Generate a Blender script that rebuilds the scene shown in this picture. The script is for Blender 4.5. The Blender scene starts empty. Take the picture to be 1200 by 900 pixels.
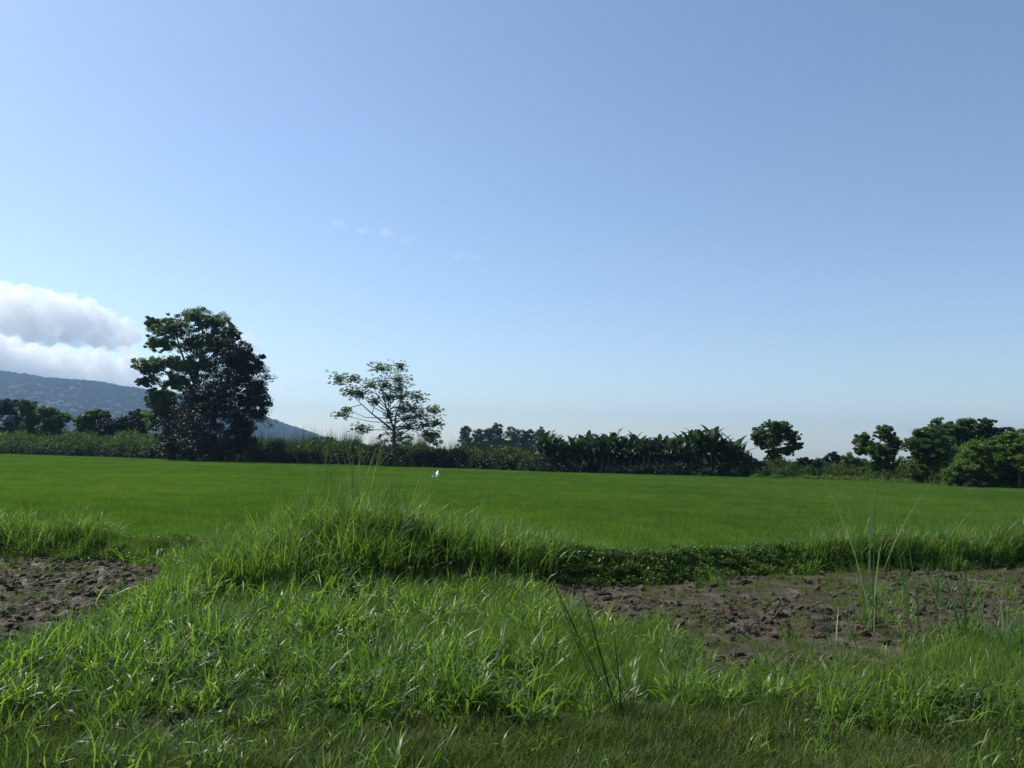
import bpy, bmesh, math, random
import numpy as np
from mathutils import Vector, Matrix, noise as mnoise

# ------------------------------------------------------------------ camera, sky, sun, exposure
sc = bpy.context.scene
COL = sc.collection
CAMZ = 2.5; PITCH = 5.06; ROLL = 1.4; FPX = 933.33
cd = bpy.data.cameras.new('camera'); cam = bpy.data.objects.new('camera', cd); COL.objects.link(cam); sc.camera = cam
cd.sensor_width = 36; cd.lens = 28; cd.clip_start = 0.1; cd.clip_end = 40000
cam.location = (0, 0, CAMZ); cam.rotation_euler = (Matrix.Rotation(math.radians(90 + PITCH), 3, 'X') @ Matrix.Rotation(math.radians(ROLL), 3, 'Z')).to_euler()

SUN_AZ, SUN_EL = -62.0, 48.0
wd = bpy.data.worlds.new("World"); sc.world = wd; wd.use_nodes = True
nt = wd.node_tree; bg = nt.nodes['Background']
st = nt.nodes.new('ShaderNodeTexSky'); st.sky_type = 'NISHITA'; st.sun_disc = False
st.sun_elevation = math.radians(SUN_EL); st.sun_rotation = math.radians(SUN_AZ)
st.air_density = 1.0; st.dust_density = 0.5; st.ozone_density = 2.2
nt.links.new(st.outputs[0], bg.inputs[0]); bg.inputs[1].default_value = 0.143
sdir = Vector((math.sin(math.radians(SUN_AZ)) * math.cos(math.radians(SUN_EL)),
               math.cos(math.radians(SUN_AZ)) * math.cos(math.radians(SUN_EL)), math.sin(math.radians(SUN_EL))))
sl = bpy.data.lights.new('sun', 'SUN'); sl.energy = 5.0; sl.angle = math.radians(0.5); sl.color = (1.0, 0.95, 0.87)
so = bpy.data.objects.new('sun', sl); COL.objects.link(so); so.rotation_euler = sdir.to_track_quat('Z', 'Y').to_euler()
sc.view_settings.view_transform = 'Standard'; sc.view_settings.look = 'None'
sc.view_settings.exposure = 0.16; sc.view_settings.gamma = 1.0
sc.cycles.volume_bounces = 22; sc.cycles.max_bounces = 24; sc.cycles.diffuse_bounces = 4
sc.cycles.transmission_bounces = 4; sc.cycles.glossy_bounces = 2
sc.cycles.use_denoising = True; sc.cycles.denoising_prefilter = 'NONE'; sc.cycles.sample_clamp_indirect = 2.0
sc.cycles.caustics_reflective = False; sc.cycles.caustics_refractive = False

R = random.Random(11)
G = np.random.default_rng(11)
th = math.radians(PITCH); CT, STH = math.cos(th), math.sin(th); CR_, SR_ = math.cos(math.radians(ROLL)), math.sin(math.radians(ROLL))

def ray(px, py):
    cx = (px - 600) / FPX; cy = -(py - 450) / FPX; cx, cy = cx * CR_ - cy * SR_, cx * SR_ + cy * CR_
    return cx, CT - cy * STH, STH + cy * CT
def W(px, py, Y):                       # world point seen at a picture position at distance Y
    x, y, z = ray(px, py); return Vector((x / y * Y, Y, CAMZ + z / y * Y))
def gp(px, py, z=0.0):                  # ground point under a picture position
    x, y, zz = ray(px, py); t = (z - CAMZ) / zz; return x * t, y * t
def to_px(X, Y, Z=0.0):                 # arrays of points -> picture coordinates (for laying out regions)
    dz = Z - CAMZ; f = Y * CT + dz * STH; u = -Y * STH + dz * CT
    a = X / f; b = u / f; return 600 + FPX * (a * CR_ + b * SR_), 450 - FPX * (b * CR_ - a * SR_)

# ------------------------------------------------------------------ numpy noise
def _hash(ix, iy, s):
    h = (ix.astype(np.int64) * 374761393 + iy.astype(np.int64) * 668265263 + s * 2147483647) & 0xffffffff
    h = ((h ^ (h >> 13)) * 1274126177) & 0xffffffff
    return ((h ^ (h >> 16)) & 0xffff) / 65535.0
def vnoise(x, y, s=0):
    x = np.asarray(x, float); y = np.asarray(y, float)
    ix = np.floor(x); iy = np.floor(y); fx = x - ix; fy = y - iy
    fx = fx * fx * (3 - 2 * fx); fy = fy * fy * (3 - 2 * fy)
    a = _hash(ix, iy, s); b = _hash(ix + 1, iy, s); c = _hash(ix, iy + 1, s); d = _hash(ix + 1, iy + 1, s)
    return (a * (1 - fx) + b * fx) * (1 - fy) + (c * (1 - fx) + d * fx) * fy
def fbm(x, y, s=0, o=4):
    r = 0; a = .5; t = 0
    for k in range(o):
        r = r + a * vnoise(x * 2 ** k, y * 2 ** k, s + k * 17); t += a; a *= .5
    return r / t
def worley(x, y, s=0):
    ix = np.floor(x); iy = np.floor(y); d1 = np.full(np.shape(x), 9.); d2 = d1.copy(); cid = np.zeros(np.shape(x))
    for dx in (-1, 0, 1):
        for dy in (-1, 0, 1):
            jx = ix + dx; jy = iy + dy
            qx = jx + _hash(jx, jy, s); qy = jy + _hash(jx, jy, s + 5)
            d = np.hypot(x - qx, y - qy); h = _hash(jx, jy, s + 9)
            n = d < d1; d2 = np.where(n, d1, np.minimum(d2, d)); cid = np.where(n, h, cid); d1 = np.where(n, d, d1)
    return d1, d2, cid
def sstep(a, b, x):
    t = np.clip((x - a) / (b - a), 0, 1); return t * t * (3 - 2 * t)

# ------------------------------------------------------------------ object helpers
def tag(o, label=None, cat=None, group=None, kind=None):
    if label: o['label'] = label
    if cat: o['category'] = cat
    if group: o['group'] = group
    if kind: o['kind'] = kind
    return o
def link(name, me, parent=None, mat=None):
    o = bpy.data.objects.new(name, me); COL.objects.link(o)
    if parent: o.parent = parent
    if mat and me and len(me.materials) == 0: me.materials.append(mat)
    return o
def empty(name, loc, rz=0):
    o = bpy.data.objects.new(name, None); o.location = loc; o.rotation_euler.z = rz; COL.objects.link(o)
    o.empty_display_size = 0.3; return o
def mesh_np(name, V, F, mat=None, tone=None, smooth=False):
    V = np.asarray(V, np.float32).reshape(-1, 3); F = np.asarray(F, np.int32); k = F.shape[1]
    me = bpy.data.meshes.new(name); me.vertices.add(len(V)); me.vertices.foreach_set('co', V.ravel())
    me.loops.add(F.size); me.loops.foreach_set('vertex_index', F.ravel())
    me.polygons.add(len(F)); me.polygons.foreach_set('loop_start', np.arange(0, F.size, k, dtype=np.int32))
    if tone is not None:
        a = me.attributes.new('tone', 'FLOAT', 'POINT'); a.data.foreach_set('value', np.asarray(tone, np.float32))
    me.update(calc_edges=True)
    if smooth: me.polygons.foreach_set('use_smooth', np.ones(len(F), bool))
    if mat: me.materials.append(mat)
    return me

# ------------------------------------------------------------------ materials
def newmat(name):
    m = bpy.data.materials.new(name); m.use_nodes = True; n = m.node_tree; n.nodes.clear()
    return m, n, n.nodes.new('ShaderNodeOutputMaterial')
def ramp(n, stops, fac):
    r = n.nodes.new('ShaderNodeValToRGB'); e = r.color_ramp.elements
    while len(e) < len(stops): e.new(0.5)
    for q, (p, c) in zip(e, stops): q.position = p; q.color = (*c, 1)
    n.links.new(fac, r.inputs[0]); return r.outputs[0]
def foliage(name, stops, trans=0.35, tcol=None, rough=0.45, spec=0.4, wscale=0.15, wamt=0.35, ramt=0.2):
    """leaf: reflecting and letting light through; hue from per-leaf tone, per-plant random and a slow world noise"""
    m, n, out = newmat(name); L = n.links
    at = n.nodes.new('ShaderNodeAttribute'); at.attribute_name = 'tone'
    oi = n.nodes.new('ShaderNodeObjectInfo'); ge = n.nodes.new('ShaderNodeNewGeometry')
    nz = n.nodes.new('ShaderNodeTexNoise'); nz.inputs['Scale'].default_value = wscale; nz.inputs['Detail'].default_value = 3
    L.new(ge.outputs['Position'], nz.inputs['Vector'])
    def math_(op, a, b):
        q = n.nodes.new('ShaderNodeMath'); q.operation = op
        for i, v in enumerate((a, b)):
            if isinstance(v, (int, float)): q.inputs[i].default_value = v
            else: L.new(v, q.inputs[i])
        return q.outputs[0]
    f = math_('MULTIPLY', at.outputs['Fac'], 0.62)
    f = math_('ADD', f, math_('MULTIPLY', math_('SUBTRACT', oi.outputs['Random'], 0.0), ramt))
    f = math_('ADD', f, math_('MULTIPLY', math_('SUBTRACT', nz.outputs['Fac'], 0.5), wamt * 2))
    f = math_('ADD', f, 0.19 - ramt / 2)
    col = ramp(n, stops, f)
    pr = n.nodes.new('ShaderNodeBsdfPrincipled'); pr.inputs['Roughness'].default_value = rough
    pr.inputs['Specular IOR Level'].default_value = spec; L.new(col, pr.inputs['Base Color'])
    tr = n.nodes.new('ShaderNodeBsdfTranslucent'); mx = n.nodes.new('ShaderNodeMix'); mx.data_type = 'RGBA'; mx.blend_type = 'MULTIPLY'
    mx.inputs[0].default_value = 1; L.new(col, mx.inputs[6]); mx.inputs[7].default_value = (*(tcol or (1.1, 1.35, 0.5)), 1)
    L.new(mx.outputs[2], tr.inputs['Color'])
    ms = n.nodes.new('ShaderNodeMixShader'); ms.inputs[0].default_value = trans
    L.new(pr.outputs[0], ms.inputs[1]); L.new(tr.outputs[0], ms.inputs[2]); L.new(ms.outputs[0], out.inputs['Surface'])
    return m
def soil(name, stops, scale=1.5, rough=0.9, bump=0.3, bscale=25):
    m, n, out = newmat(name); L = n.links
    ge = n.nodes.new('ShaderNodeNewGeometry'); nz = n.nodes.new('ShaderNodeTexNoise'); nz.inputs['Scale'].default_value = scale
    nz.inputs['Detail'].default_value = 8; nz.inputs['Roughness'].default_value = .65; L.new(ge.outputs['Position'], nz.inputs['Vector'])
    pr = n.nodes.new('ShaderNodeBsdfPrincipled'); L.new(ramp(n, stops, nz.outputs['Fac']), pr.inputs['Base Color'])
    pr.inputs['Roughness'].default_value = rough
    n2 = n.nodes.new('ShaderNodeTexNoise'); n2.inputs['Scale'].default_value = bscale; n2.inputs['Detail'].default_value = 5
    L.new(ge.outputs['Position'], n2.inputs['Vector'])
    bp = n.nodes.new('ShaderNodeBump'); bp.inputs['Strength'].default_value = bump; bp.inputs['Distance'].default_value = .05
    L.new(n2.outputs['Fac'], bp.inputs['Height']); L.new(bp.outputs[0], pr.inputs['Normal'])
    L.new(pr.outputs[0], out.inputs['Surface']); return m

M = {}
M['para'] = foliage('broad_blade_grass', [(0, (.035, .068, .018)), (.3, (.09, .15, .032)), (.65, (.155, .235, .045)), (.88, (.23, .28, .07)), (1, (.36, .32, .16))], .55, rough=.40, spec=.45, wscale=.5, wamt=.2)
M['fine'] = foliage('fine_grass_blade', [(0, (.055, .10, .016)), (.5, (.125, .19, .026)), (.85, (.19, .235, .04)), (1, (.27, .22, .09))], .48, rough=.45, spec=.35, wscale=.6, wamt=.22)
M['turf'] = foliage('short_turf_blade', [(0, (.04, .07, .016)), (.5, (.09, .14, .026)), (.75, (.13, .15, .036)), (.9, (.16, .11, .05)), (1, (.10, .06, .035))], .42, ramt=.35, rough=.55, spec=.3, wscale=.9, wamt=.4)
M['dry'] = foliage('dry_grass_blade', [(0, (.16, .12, .065)), (1, (.34, .28, .17))], .25, tcol=(1, 1, .8), rough=.6)
M['creeper'] = foliage('creeper_leaf', [(0, (.045, .085, .014)), (.6, (.08, .14, .02)), (1, (.13, .19, .03))], .38, rough=.45, wscale=.7, wamt=.25)
M['rice'] = foliage('rice_blade', [(0, (.045, .11, .014)), (.5, (.098, .19, .022)), (1, (.17, .27, .038))], .5, tcol=(1.15, 1.25, .45), rough=.5, spec=.25, wscale=.06, wamt=.5, ramt=.42)
M['reed'] = foliage('reed_blade', [(0, (.035, .085, .03)), (.6, (.06, .13, .035)), (.9, (.12, .19, .06)), (1, (.26, .30, .14))], .4, rough=.45, spec=.35)
M['spiky'] = foliage('spiky_blade', [(0, (.05, .09, .02)), (.6, (.11, .17, .04)), (1, (.24, .29, .12))], .45, rough=.45, spec=.4)
M['reed_dark'] = foliage('reed_blade_dark', [(0, (.016, .034, .012)), (1, (.035, .06, .02))], .2, rough=.5, spec=.3)
M['reed_pale'] = foliage('reed_blade_pale', [(0, (.16, .23, .09)), (1, (.38, .42, .24))], .35, tcol=(1, 1.1, .6), rough=.4, spec=.5)
M['leaf_mid'] = foliage('leaf_mid_green', [(0, (.035, .065, .017)), (.6, (.085, .135, .032)), (1, (.14, .19, .05))], .48, rough=.42, spec=.45, wscale=.2, wamt=.2)
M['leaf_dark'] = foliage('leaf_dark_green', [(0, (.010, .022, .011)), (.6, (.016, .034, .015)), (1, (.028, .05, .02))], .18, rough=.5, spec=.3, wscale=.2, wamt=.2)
M['leaf_airy'] = foliage('leaf_grey_green', [(0, (.11, .16, .085)), (.6, (.18, .235, .13)), (1, (.27, .32, .20))], .52, tcol=(1.1, 1.2, .7), rough=.45)
M['leaf_bright'] = foliage('leaf_fresh_green', [(0, (.05, .095, .018)), (.6, (.105, .165, .03)), (1, (.16, .215, .045))], .45, rough=.42, spec=.4, wscale=.12, wamt=.3)
M['leaf_far'] = foliage('leaf_far_green', [(0, (.035, .06, .035)), (1, (.07, .10, .055))], .2, wamt=.1)
M['leaf_scrub'] = foliage('leaf_scrub_green', [(0, (.024, .042, .014)), (.4, (.055, .086, .022)), (.8, (.10, .145, .038)), (1, (.14, .12, .06))], .36, rough=.6, spec=.15, wscale=.09, wamt=.4)
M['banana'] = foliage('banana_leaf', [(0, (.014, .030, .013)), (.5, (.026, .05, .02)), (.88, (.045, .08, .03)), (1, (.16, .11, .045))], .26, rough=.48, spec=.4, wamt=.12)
M['banana_dead'] = foliage('banana_leaf_dead', [(0, (.10, .065, .03)), (1, (.24, .16, .08))], .2, tcol=(1, .9, .6), rough=.6)
M['cane'] = foliage('cane_blade', [(0, (.022, .04, .015)), (.6, (.045, .072, .025)), (1, (.09, .115, .05))], .4, rough=.45, wscale=.12, wamt=.35)
M['bark'] = soil('bark', [(0.3, (.035, .028, .022)), (.7, (.10, .085, .07))], 4, .9, .6, 18)
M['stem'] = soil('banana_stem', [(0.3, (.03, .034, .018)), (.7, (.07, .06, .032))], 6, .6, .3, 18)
M['mud'] = None

# ------------------------------------------------------------------ terrain height
_ft = [gp(x, y) for x, y in [(-250, 645), (0, 651), (100, 656), (200, 662), (300, 674), (400, 688), (500, 690), (640, 687), (700, 684), (800, 678), (950, 668), (1200, 664), (1450, 664)]]
_fx = [p[0] for p in _ft]; _fy = [p[1] for p in _ft]
def foot(X): return np.interp(X, _fx, _fy) + (vnoise(X * .7, X * 0, 3) - .5) * .3
def poly_mask(px, py, poly):
    inside = np.zeros(np.shape(px), bool); n = len(poly)
    for i in range(n):
        x1, y1 = poly[i]; x2, y2 = poly[(i + 1) % n]
        c = ((y1 > py) != (y2 > py)) & (px < (x2 - x1) * (py - y1) / ((y2 - y1) or 1e-9) + x1); inside ^= c
    return inside
def wpoly(pts): return [gp(x, y) for x, y in pts]
MUD_R = wpoly([(610, 684), (700, 682), (950, 668), (1200, 664), (1500, 662), (1500, 745), (1250, 752), (1130, 765), (1040, 786), (930, 800), (850, 795), (790, 768), (720, 738), (650, 712)])
MUD_L = wpoly([(-300, 648), (-50, 650), (110, 655), (205, 662), (258, 674), (230, 694), (150, 708), (120, 728), (75, 748), (30, 768), (-60, 775), (-300, 775)])
def mudmask(X, Y):
    jx = X + (fbm(X * 1.3, Y * 1.3, 31, 5) - .5) * 2.2; jy = Y + (fbm(X * 1.3, Y * 1.3, 41, 5) - .5) * 2.0
    return poly_mask(jx, jy, MUD_R) | poly_mask(jx, jy, MUD_L)
MOUNDS = [(*gp(px, py), a, b, h) for px, py, a, b, h in [(400, 682, 1.5, 1.2, .5), (290, 688, 1.3, 1.1, .3), (480, 680, 1.2, .9, .34), (580, 670, 1.6, .65, .36), (650, 674, .9, .5, .22)]]
def hgt(X, Y):
    X = np.asarray(X, float); Y = np.asarray(Y, float); f = foot(X); t = Y - f
    bund = .38 * np.clip(sstep(-.1, .6, t) - sstep(.85, 1.55, t), 0, 1) * (.8 + .4 * vnoise(X * .8, Y * 0, 8))
    z = np.where(t < 0.5, -.04 + (fbm(X * .35, Y * .35, 5) - .5) * .16 * sstep(40, 10, Y), 0.0) * 1.0 + bund
    z = z + .8 * sstep(5.6, 0, Y) * (Y < 8)
    z = z + (fbm(X * 1.1, Y * 1.1, 15) - .5) * .26 * (t < 0) * sstep(16, 11, Y) * (Y > 5) * (1 - mudmask(X, Y) * 1.0)
    for cx, cy, rx, ry, h in MOUNDS: z = z + h * np.exp(-((X - cx) / rx) ** 2 - ((Y - cy) / ry) ** 2)
    return z

# far edge of the rice field: a straight line running away to the left
_ed = [gp(x, y) for x, y in [(-500, 521), (-200, 528.5), (0, 533.5), (230, 541), (460, 548.5), (640, 555.5), (870, 561.5), (1000, 565), (1090, 570), (1150, 574), (1200, 576), (1500, 590)]]
_et = [p[0] / p[1] for p in _ed]; _ey = [p[1] for p in _ed]
def edgeT(t): return np.interp(t, _et, _ey)          # distance of the far edge along a bearing
def edgeY(X, Y): return edgeT(X / np.maximum(Y, 1))

# ------------------------------------------------------------------ ground sheet
def axis(lo, hi, near_lo, near_hi, step, nfar):
    mid = np.arange(near_lo, near_hi, step)
    a = near_lo - np.geomspace(step, near_lo - lo, nfar)[::-1]; b = near_hi + np.geomspace(step, hi - near_hi, nfar) - step
    return np.concatenate([a, mid, b[1:]])
gx = axis(-5900, 5900, -22, 22, .16, 60); gy = axis(-5900, 5900, 4, 25, .16, 60)
GX, GY = np.meshgrid(gx, gy); GZ = hgt(GX, GY); nx, ny = len(gx), len(gy)
idx = np.arange(nx * ny).reshape(ny, nx)
Fq = np.stack([idx[:-1, :-1], idx[:-1, 1:], idx[1:, 1:], idx[1:, :-1]], -1).reshape(-1, 4)
def grass_soil():
    m = soil('grassy_soil', [(.3, (.018, .03, .012)), (.5, (.03, .05, .016)), (.7, (.055, .05, .03))], 1.2, .95, .5, 20); return m
ground = link('ground', mesh_np('ground', np.stack([GX, GY, GZ], -1), Fq, grass_soil(), smooth=True))
tag(ground, 'dark grassy soil stretching flat to the far hedges', kind='structure')

# flooded earth under the rice, a sheet just above the ground
tt_ = np.linspace(-.85, .85, 220); us = np.linspace(0, 1, 60)
TT, U = np.meshgrid(tt_, us); n0 = np.full(tt_.shape, 18.0)
for _ in range(20): n0 = foot(tt_ * n0) + 1.2
NY = np.tile(n0, (60, 1)); PY = NY + (edgeT(TT) - NY) * U ** 2; PX = TT * PY
i2 = np.arange(PX.size).reshape(PX.shape); F2 = np.stack([i2[:-1, :-1], i2[:-1, 1:], i2[1:, 1:], i2[1:, :-1]], -1).reshape(-1, 4)
pm = soil('paddy_soil', [(.3, (.014, .04, .008)), (.7, (.024, .06, .012))], .4, .9, .2, 12)
paddy = link('paddy_field', mesh_np('paddy_field', np.stack([PX, PY, hgt(PX, PY) + .02], -1), F2, pm, smooth=True))
tag(paddy, 'dark wet soil under the young rice', kind='structure')

# ploughed mud with clod relief
mx_ = np.arange(-15, 18, .045); my_ = np.arange(7.8, 21.5, .045)
MX, MY = np.meshgrid(mx_, my_); MM = mudmask(MX, MY)
mmf = MM.astype(float)
for _ in range(6):
    q = mmf.copy(); q[1:-1, 1:-1] = (mmf[:-2, 1:-1] + mmf[2:, 1:-1] + mmf[1:-1, :-2] + mmf[1:-1, 2:] + mmf[1:-1, 1:-1]) / 5; mmf = q
wx = MX + (fbm(MX * 3, MY * 3, 61) - .5) * .25; wy = MY + (fbm(MX * 3, MY * 3, 71) - .5) * .25
d1, d2, ci = worley(wx * 5.2, wy * 6.4, 1); e1, e2, c2 = worley(wx * 11, wy * 12, 2)
rough_ = sstep(.35, .6, fbm(MX * .45, MY * .45, 90))
rel = (np.clip((d2 - d1) * 1.9, 0, 1) ** .6) * (.012 + .055 * ci ** 1.5) * (.3 + .9 * rough_) + np.clip((e2 - e1) * 1.8, 0, 1) * .035 * c2 + (fbm(MX * 5, MY * 5, 77, 5) - .5) * .13 * (.35 + rough_)
MZ = hgt(MX, MY) + np.where(mmf > .02, .0, -.1) - .12 * (1 - mmf) + rel * mmf - .0
im = np.arange(MX.size).reshape(MX.shape)
keep = (mmf[:-1, :-1] > .01)
F3 = np.stack([im[:-1, :-1], im[:-1, 1:], im[1:, 1:], im[1:, :-1]], -1)[keep].reshape(-1, 4)
def mud_mat():
    m, n, out = newmat('mud'); L = n.links
    ge = n.nodes.new('ShaderNodeNewGeometry'); nz = n.nodes.new('ShaderNodeTexNoise'); nz.inputs['Scale'].default_value = 2.2
    nz.inputs['Detail'].default_value = 9; nz.inputs['Roughness'].default_value = .7; L.new(ge.outputs['Position'], nz.inputs['Vector'])
    col = ramp(n, [(.25, (.016, .012, .008)), (.42, (.044, .033, .019)), (.55, (.078, .059, .034)), (.68, (.17, .135, .085))], nz.outputs['Fac'])
    n3 = n.nodes.new('ShaderNodeTexNoise'); n3.inputs['Scale'].default_value = .55; n3.inputs['Detail'].default_value = 6; L.new(ge.outputs['Position'], n3.inputs['Vector'])
    mr = n.nodes.new('ShaderNodeMapRange'); mr.inputs[1].default_value = .56; mr.inputs[2].default_value = .7; mr.inputs[4].default_value = .6; L.new(n3.outputs['Fac'], mr.inputs[0])
    mix = n.nodes.new('ShaderNodeMix'); mix.data_type = 'RGBA'; L.new(mr.outputs[0], mix.inputs[0]); L.new(col, mix.inputs[6]); mix.inputs[7].default_value = (.06, .075, .03, 1)
    pr = n.nodes.new('ShaderNodeBsdfPrincipled'); L.new(mix.outputs[2], pr.inputs['Base Color']); pr.inputs['Roughness'].default_value = .8; pr.inputs['Specular IOR Level'].default_value = .25
    r2 = n.nodes.new('ShaderNodeMapRange'); r2.inputs[1].default_value = .5; r2.inputs[2].default_value = .62; r2.inputs[3].default_value = .85; r2.inputs[4].default_value = .4; L.new(nz.outputs['Fac'], r2.inputs[0]); L.new(r2.outputs[0], pr.inputs['Roughness'])
    n2 = n.nodes.new('ShaderNodeTexNoise'); n2.inputs['Scale'].default_value = 30; n2.inputs['Detail'].default_value = 6; L.new(ge.outputs['Position'], n2.inputs['Vector'])
    bp = n.nodes.new('ShaderNodeBump'); bp.inputs['Strength'].default_value = 1.0; bp.inputs['Distance'].default_value = .05
    L.new(n2.outputs['Fac'], bp.inputs['Height']); L.new(bp.outputs[0], pr.inputs['Normal']); L.new(pr.outputs[0], out.inputs['Surface']); return m
M['mud'] = mud_mat()
mud = link('mud_ground', mesh_np('mud_ground', np.stack([MX, MY, MZ], -1), F3, M['mud'], smooth=True))
tag(mud, 'churned brown mud of the two bare plots in front of the bund', kind='structure')

# ------------------------------------------------------------------ hill far behind, to the left
HP = [(-700, 330), (-300, 385), (-100, 420), (0, 437), (20, 438), (60, 445), (120, 449), (160, 456), (210, 463), (260, 474), (310, 489), (345, 501), (375, 512), (410, 522), (450, 530), (520, 534)]
RY = 3300.0
hX = np.array([W(a, b, RY).x for a, b in HP]); hZ = np.array([max(-1.5, W(a, b, RY).z) for a, b in HP])
hx = np.arange(-4500, -330, 13.0); hy = np.concatenate([np.arange(1700, 3500, 16.0), np.arange(3500, 4300, 80.0)])
HX, HY = np.meshgrid(hx, hy)
rise = np.where(HY < RY, sstep(1750, RY, HY) ** .9, 1 - sstep(RY, 4400, HY) * .9)
HZ = np.interp(HX * (RY / RY), hX, hZ) * rise
HZ = HZ + (fbm(HX / 260, HY / 260, 7) - .5) * 34 * sstep(0, 1, rise * 2) * (1 - sstep(.85, 1, rise)) * np.clip(HZ / 60, 0, 1)
HZ = HZ + (worley(HX / 24, HY / 24, 9)[0] * -7 + fbm(HX / 50, HY / 50, 12) * 7) * np.clip(HZ / 40, 0, 1) * (.4 + .6 * (1 - sstep(.9, 1., rise)))
HZ = np.minimum(HZ, 292)
ih = np.arange(HX.size).reshape(HX.shape); FH = np.stack([ih[:-1, :-1], ih[:-1, 1:], ih[1:, 1:], ih[1:, :-1]], -1).reshape(-1, 4)
hm = soil('wooded_hillside', [(.38, (.007, .015, .011)), (.5, (.009, .019, .013)), (.62, (.012, .024, .015))], .006, .95, 1.0, .05)
hill = link('hill', mesh_np('hill', np.stack([HX, HY, HZ - 1.0], -1), FH, hm, smooth=True))
tag(hill, 'long wooded hill sloping down to the right, blue with distance', kind='structure')

# ------------------------------------------------------------------ blades and leaves
def blades(n, rad, L, w, lean, curve, nseg=3, droop=None, fold=0.0, tip=.12, rng=G, base=None, az=None):
    """n arching blades as quads; returns V, F, tone"""
    L = rng.uniform(*L, n); w = rng.uniform(*w, n); a0 = np.abs(rng.normal(lean[0], lean[1], n)); cv = rng.uniform(*curve, n)
    az = rng.uniform(0, 2 * np.pi, n) if az is None else az
    if base is None:
        r = rad * np.sqrt(rng.uniform(0, 1, n)); q = rng.uniform(0, 2 * np.pi, n); base = np.stack([r * np.cos(q), r * np.sin(q), np.zeros(n) - .02], -1)
    tw = rng.uniform(-.9, .9, n)
    hd = np.stack([np.cos(az), np.sin(az), 0 * az], -1); sd0 = np.stack([-np.sin(az), np.cos(az), 0 * az], -1)
    p = base.copy(); V = []; ds = (L / nseg)[:, None]
    for k in range(nseg + 1):
        t = k / nseg; ang = a0 + cv * t ** 1.5
        d = hd * np.sin(ang)[:, None] + np.array([0, 0, 1.])[None] * np.cos(ang)[:, None]
        nrm = np.cross(d, sd0); ta = tw * t
        sd = sd0 * np.cos(ta)[:, None] + nrm * np.sin(ta)[:, None]
        wf = (.55 + .9 * t - .0) if t < .4 else (.91 - (t - .4) / .6 * (.91 - tip))
        V.append(p - sd * (w * wf / 2)[:, None]); V.append(p + sd * (w * wf / 2)[:, None])
        p = p + d * ds
    V = np.stack(V, 1); K = 2 * (nseg + 1); b = (np.arange(n) * K)[:, None]
    F = np.concatenate([np.stack([b[:, 0] + 2 * k, b[:, 0] + 2 * k + 1, b[:, 0] + 2 * k + 3, b[:, 0] + 2 * k + 2], -1) for k in range(nseg)])
    return V.reshape(-1, 3), F, np.repeat(rng.uniform(0, 1, n) ** 1.15, K)
def join_np(parts):
    V, F, T, o = [], [], [], 0
    for v, f, t in parts: V.append(v); F.append(f + o); T.append(t); o += len(v)
    return np.concatenate(V), np.concatenate(F), np.concatenate(T)
def leaves(P, size, up=.5, rng=G, aspect=.6, tone=None):
    """a pointed leaf (folded quad) at every point"""
    n = len(P); s = size * rng.uniform(.6, 1.3, n)[:, None]
    nr = rng.normal(0, 1, (n, 3)); nr[:, 2] = np.abs(nr[:, 2]) + up; nr /= np.linalg.norm(nr, axis=1)[:, None]
    a = rng.normal(0, 1, (n, 3)); a -= nr * (a * nr).sum(1)[:, None]; a /= np.linalg.norm(a, axis=1)[:, None]; b = np.cross(nr, a)
    V = np.stack([P - a * s * .5, P + b * s * aspect * .5 + nr * s * .08, P + a * s * .5 - nr * s * .1, P - b * s * aspect * .5 + nr * s * .08], 1).reshape(-1, 3)
    F = (np.arange(n) * 4)[:, None] + np.arange(4)[None]
    return V, F, np.repeat(rng.uniform(0, 1, n) if tone is None else tone, 4)
def tube_np(path, radii, sides=6):
    P = [Vector(p) for p in path]; V = []; F = []
    for i, p in enumerate(P):
        d = (P[min(i + 1, len(P) - 1)] - P[max(i - 1, 0)]).normalized(); u = d.orthogonal().normalized(); v = d.cross(u)
        for k in range(sides):
            a = 2 * math.pi * k / sides; V.append(p + (u * math.cos(a) + v * math.sin(a)) * radii[i])
    for i in range(len(P) - 1):
        for k in range(sides):
            a = i * sides + k; b = i * sides + (k + 1) % sides; F.append((a, b, b + sides, a + sides))
    return np.array([tuple(v) for v in V]), np.array(F), np.full(len(V), .5)

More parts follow.
